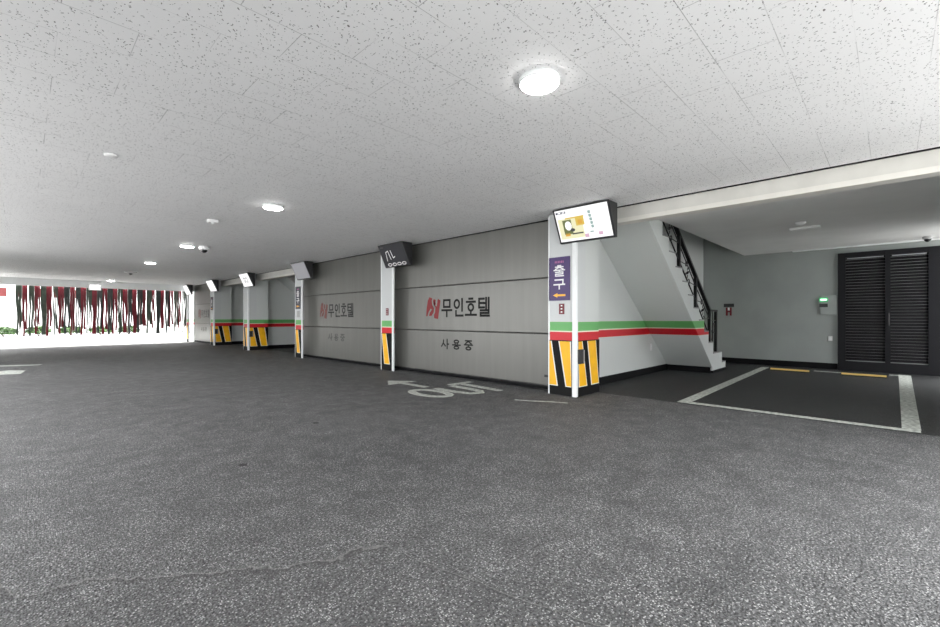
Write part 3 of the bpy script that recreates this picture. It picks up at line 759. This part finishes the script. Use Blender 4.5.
# ---------------------------------------------------------------- strip curtain in the far exit
rail = MB().tube([(-.25, FAR + .28, 2.42), (5.30, FAR + .28, 2.42)], .014, 8).box(-.25, 5.30, FAR + .2, FAR + .275, 2.43, 2.45).build('curtain_rail', 'white_metal')
tag(rail, 'white rail under the lintel that carries the coloured strip curtain', 'rail')
def strip(x, w, red, length, seed):
    """a hanging ribbon: full width at the top, cut lower down into narrower tails that twist and taper"""
    rnd = random.Random(seed)
    mb = MB(); n = 16
    ntail = rnd.choice((1, 2, 2, 3)); split = rnd.uniform(.06, .3)
    for t in range(ntail):
        a0 = -w / 2 + w * t / ntail; a1 = a0 + w / ntail
        shift = rnd.uniform(-.02, .02); tw = rnd.uniform(.25, .8); ph = rnd.uniform(0, 6); keep = rnd.uniform(.78, 1.0)
        L = length * (1 if t == 0 else rnd.uniform(.8, 1))
        prev = None
        for k in range(n + 1):
            f = k / n; z = -L * f
            g = max(0, (f - split) / (1 - split)) if f > split else 0
            mid = (a0 + a1) / 2 + shift * g + .012 * math.sin(ph + f * 9) * min(1, g * 4)
            hw = (a1 - a0) / 2 * (1 - (1 - keep) * min(1, g * 2.2)) * (1 - .30 * (.5 + .5 * math.sin(ph + f * 7)) * min(1, g * 3))
            yo = .02 * math.sin(ph + f * 5)
            dy = math.sin(tw * f * 1.5) * hw * .5
            v = [(mid - hw, yo - dy - .002, z), (mid + hw, yo + dy - .002, z), (mid + hw, yo + dy + .002, z), (mid - hw, yo - dy + .002, z)]
            if prev: mb.hexa(v + prev)
            prev = v
    return mb
n_pairs = 34; x0c, x1c = -.17, 5.5
REDM = ['strip_red']; GRM = ['strip_grey', 'strip_grey', 'strip_green']
pitch = (x1c - x0c) / n_pairs
for k in range(n_pairs):
    x = x0c + pitch * (k + .5)
    red = k % 2 == 1
    w = pitch * random.uniform(.82, 1.2)
    L = random.uniform(1.93, 2.01) if k < 22 or not red else random.uniform(1.5, 1.95)
    mat = 'strip_red' if red else random.choice(GRM)
    o = strip(x, w, red, L, 100 + k).build('curtain_strip', mat, None, (x, FAR + .31 + (.16 if red else 0), 2.40))
    if red: lab = 'dark red hanging strips of the curtain across the far exit'
    elif mat == 'strip_grey': lab = 'dark grey hanging strips of the curtain across the far exit'
    else: lab = 'grey green hanging strips of the curtain across the far exit'
    if k == 0: lab = 'leftmost dark hanging strip, at the free edge of the curtain'
    if k == n_pairs - 1: lab = 'rightmost hanging strip of the curtain, next to the last pillar'
    tag(o, lab, 'curtain strip', ('red' if red else mat.replace('strip_', '')) + ' strips of the exit curtain' )

for k in range(15):
    x = x0c + .2 + k * (x1c - x0c - .3) / 15 + random.uniform(-.05, .05)
    o = strip(x, .11, False, random.uniform(1.6, 1.95), 300 + k).build('curtain_strip', 'strip_pale', None, (x, FAR + .62, 2.42))
    tag(o, 'pale grey narrow strips hanging between the coloured ones across the far exit', 'curtain strip', 'pale strips of the exit curtain')

# ---------------------------------------------------------------- outdoors
struct(MB().box(-30, LEFT, NEAR, 22.75, -.12, 0).build('ground_outside_side', 'side_asphalt'))
struct(MB().box(-30, 30, 22.75, 60, -.12, 0).build('ground_outside_exit', 'out_concrete'), 'sunlit pale ground beyond the curtain')
struct(MB().box(-30, 30, -30, NEAR, -.12, 0).build('ground_outside_entrance', 'yard_asphalt'))
def shrub(x, y, rx, rz, label, n=420, mat='leaf_light'):
    s_ = thing('garden_shrub', label, 'shrub', (x, y, 0), 0, 'shrubs beyond the exit')
    rnd = random.Random(int(x * 100) + 5)
    mb = MB()
    for k in range(n):
        a, b_ = rnd.uniform(0, 2 * math.pi), math.acos(rnd.uniform(-.6, 1))
        r = rnd.uniform(.55, 1)
        c = Vector((rx * r * math.sin(b_) * math.cos(a), rx * .6 * r * math.sin(b_) * math.sin(a), rz * (.52 + .48 * r * math.cos(b_))))
        d1 = Vector((rnd.uniform(-1, 1), rnd.uniform(-1, 1), rnd.uniform(-.6, 1))).normalized() * .10
        d2 = d1.cross(Vector((rnd.uniform(-1, 1), rnd.uniform(-1, 1), rnd.uniform(-1, 1)))).normalized() * .045
        mb.poly([c - d1, c + d2, c + d1, c - d2], mat if rnd.random() < .6 else 'leaf_dark')
    mb.build('foliage', mat, s_)
    t = MB()
    for k in range(5): t.tube([(0, 0, 0), (rnd.uniform(-.5, .5) * rx, rnd.uniform(-.2, .2) * rx, rz * .7)], .015, 5)
    t.build('stem', 'trunk', s_)
sx = [-2.2, -.75, .7, 2.15, 3.6, 5.05]
SL = ['pale green shrub left of the curtain, at the picture edge', 'pale green shrub just left of the first curtain strip'] + ['green shrubs glimpsed low between the curtain strips'] * 4
for x, l in zip(sx, SL): shrub(x, 37.2, .62, random.uniform(.5, .62), l)
bd = thing('white_building', 'overexposed white building with reddish windows beyond the exit', 'building', (2, 40, 0))
MB().box(-14, 16, 0, .4, 0, 9).build('building_wall', 'out_wall', bd)
wx = [-3.95, -3.0]
for k in range(9):
    x = -3.19 + k * .89
    wnd = MB().box(x, x + .52, -.03, .0, 2.46, 3.0).build('building_window', 'brick_red', bd)
    fr = MB().box(x - .04, x, -.05, 0, 2.41, 3.09).box(x + .52, x + .56, -.05, 0, 2.41, 3.09).box(x, x + .52, -.05, 0, 2.41, 2.45).box(x, x + .52, -.05, 0, 3.05, 3.09)
    fr.build('window_frame', 'white_metal', wnd)

# ---------------------------------------------------------------- light
w = bpy.data.worlds.new('world'); sc.world = w; w.use_nodes = True
bg = w.node_tree.nodes['Background']
bg.inputs[0].default_value = (.97, .985, 1, 1); bg.inputs[1].default_value = 3.0
sun = bpy.data.lights.new('sun', 'SUN'); sun.energy = 9; sun.angle = .01; sun.color = (1, .97, .93)
so = bpy.data.objects.new('sun', sun); COL.objects.link(so); so.location = (0, 30, 20)
sd = Vector((-.15, -.34, -1.0)).normalized()          # direction of travel
so.rotation_euler = sd.to_track_quat('-Z', 'Y').to_euler()

# ---------------------------------------------------------------- camera
cam = bpy.data.cameras.new('camera'); co = bpy.data.objects.new('camera', cam); COL.objects.link(co)
cam.sensor_width = 36; cam.lens = F_PX / 940 * 36; cam.clip_start = .05; cam.clip_end = 300
cam.shift_y = (HOR - 313.5) / 940
co.location = (0, 0, CAM_Z)
co.rotation_euler = FWD.to_track_quat('-Z', 'Y').to_euler()
sc.camera = co

sc.view_settings.view_transform = 'Standard'; sc.view_settings.look = 'None'
sc.view_settings.gamma = 1; sc.view_settings.use_curve_mapping = False
sc.view_settings.exposure = 0.98
sc.cycles.use_denoising = True
sc.cycles.max_bounces = 12; sc.cycles.diffuse_bounces = 7; sc.cycles.glossy_bounces = 4
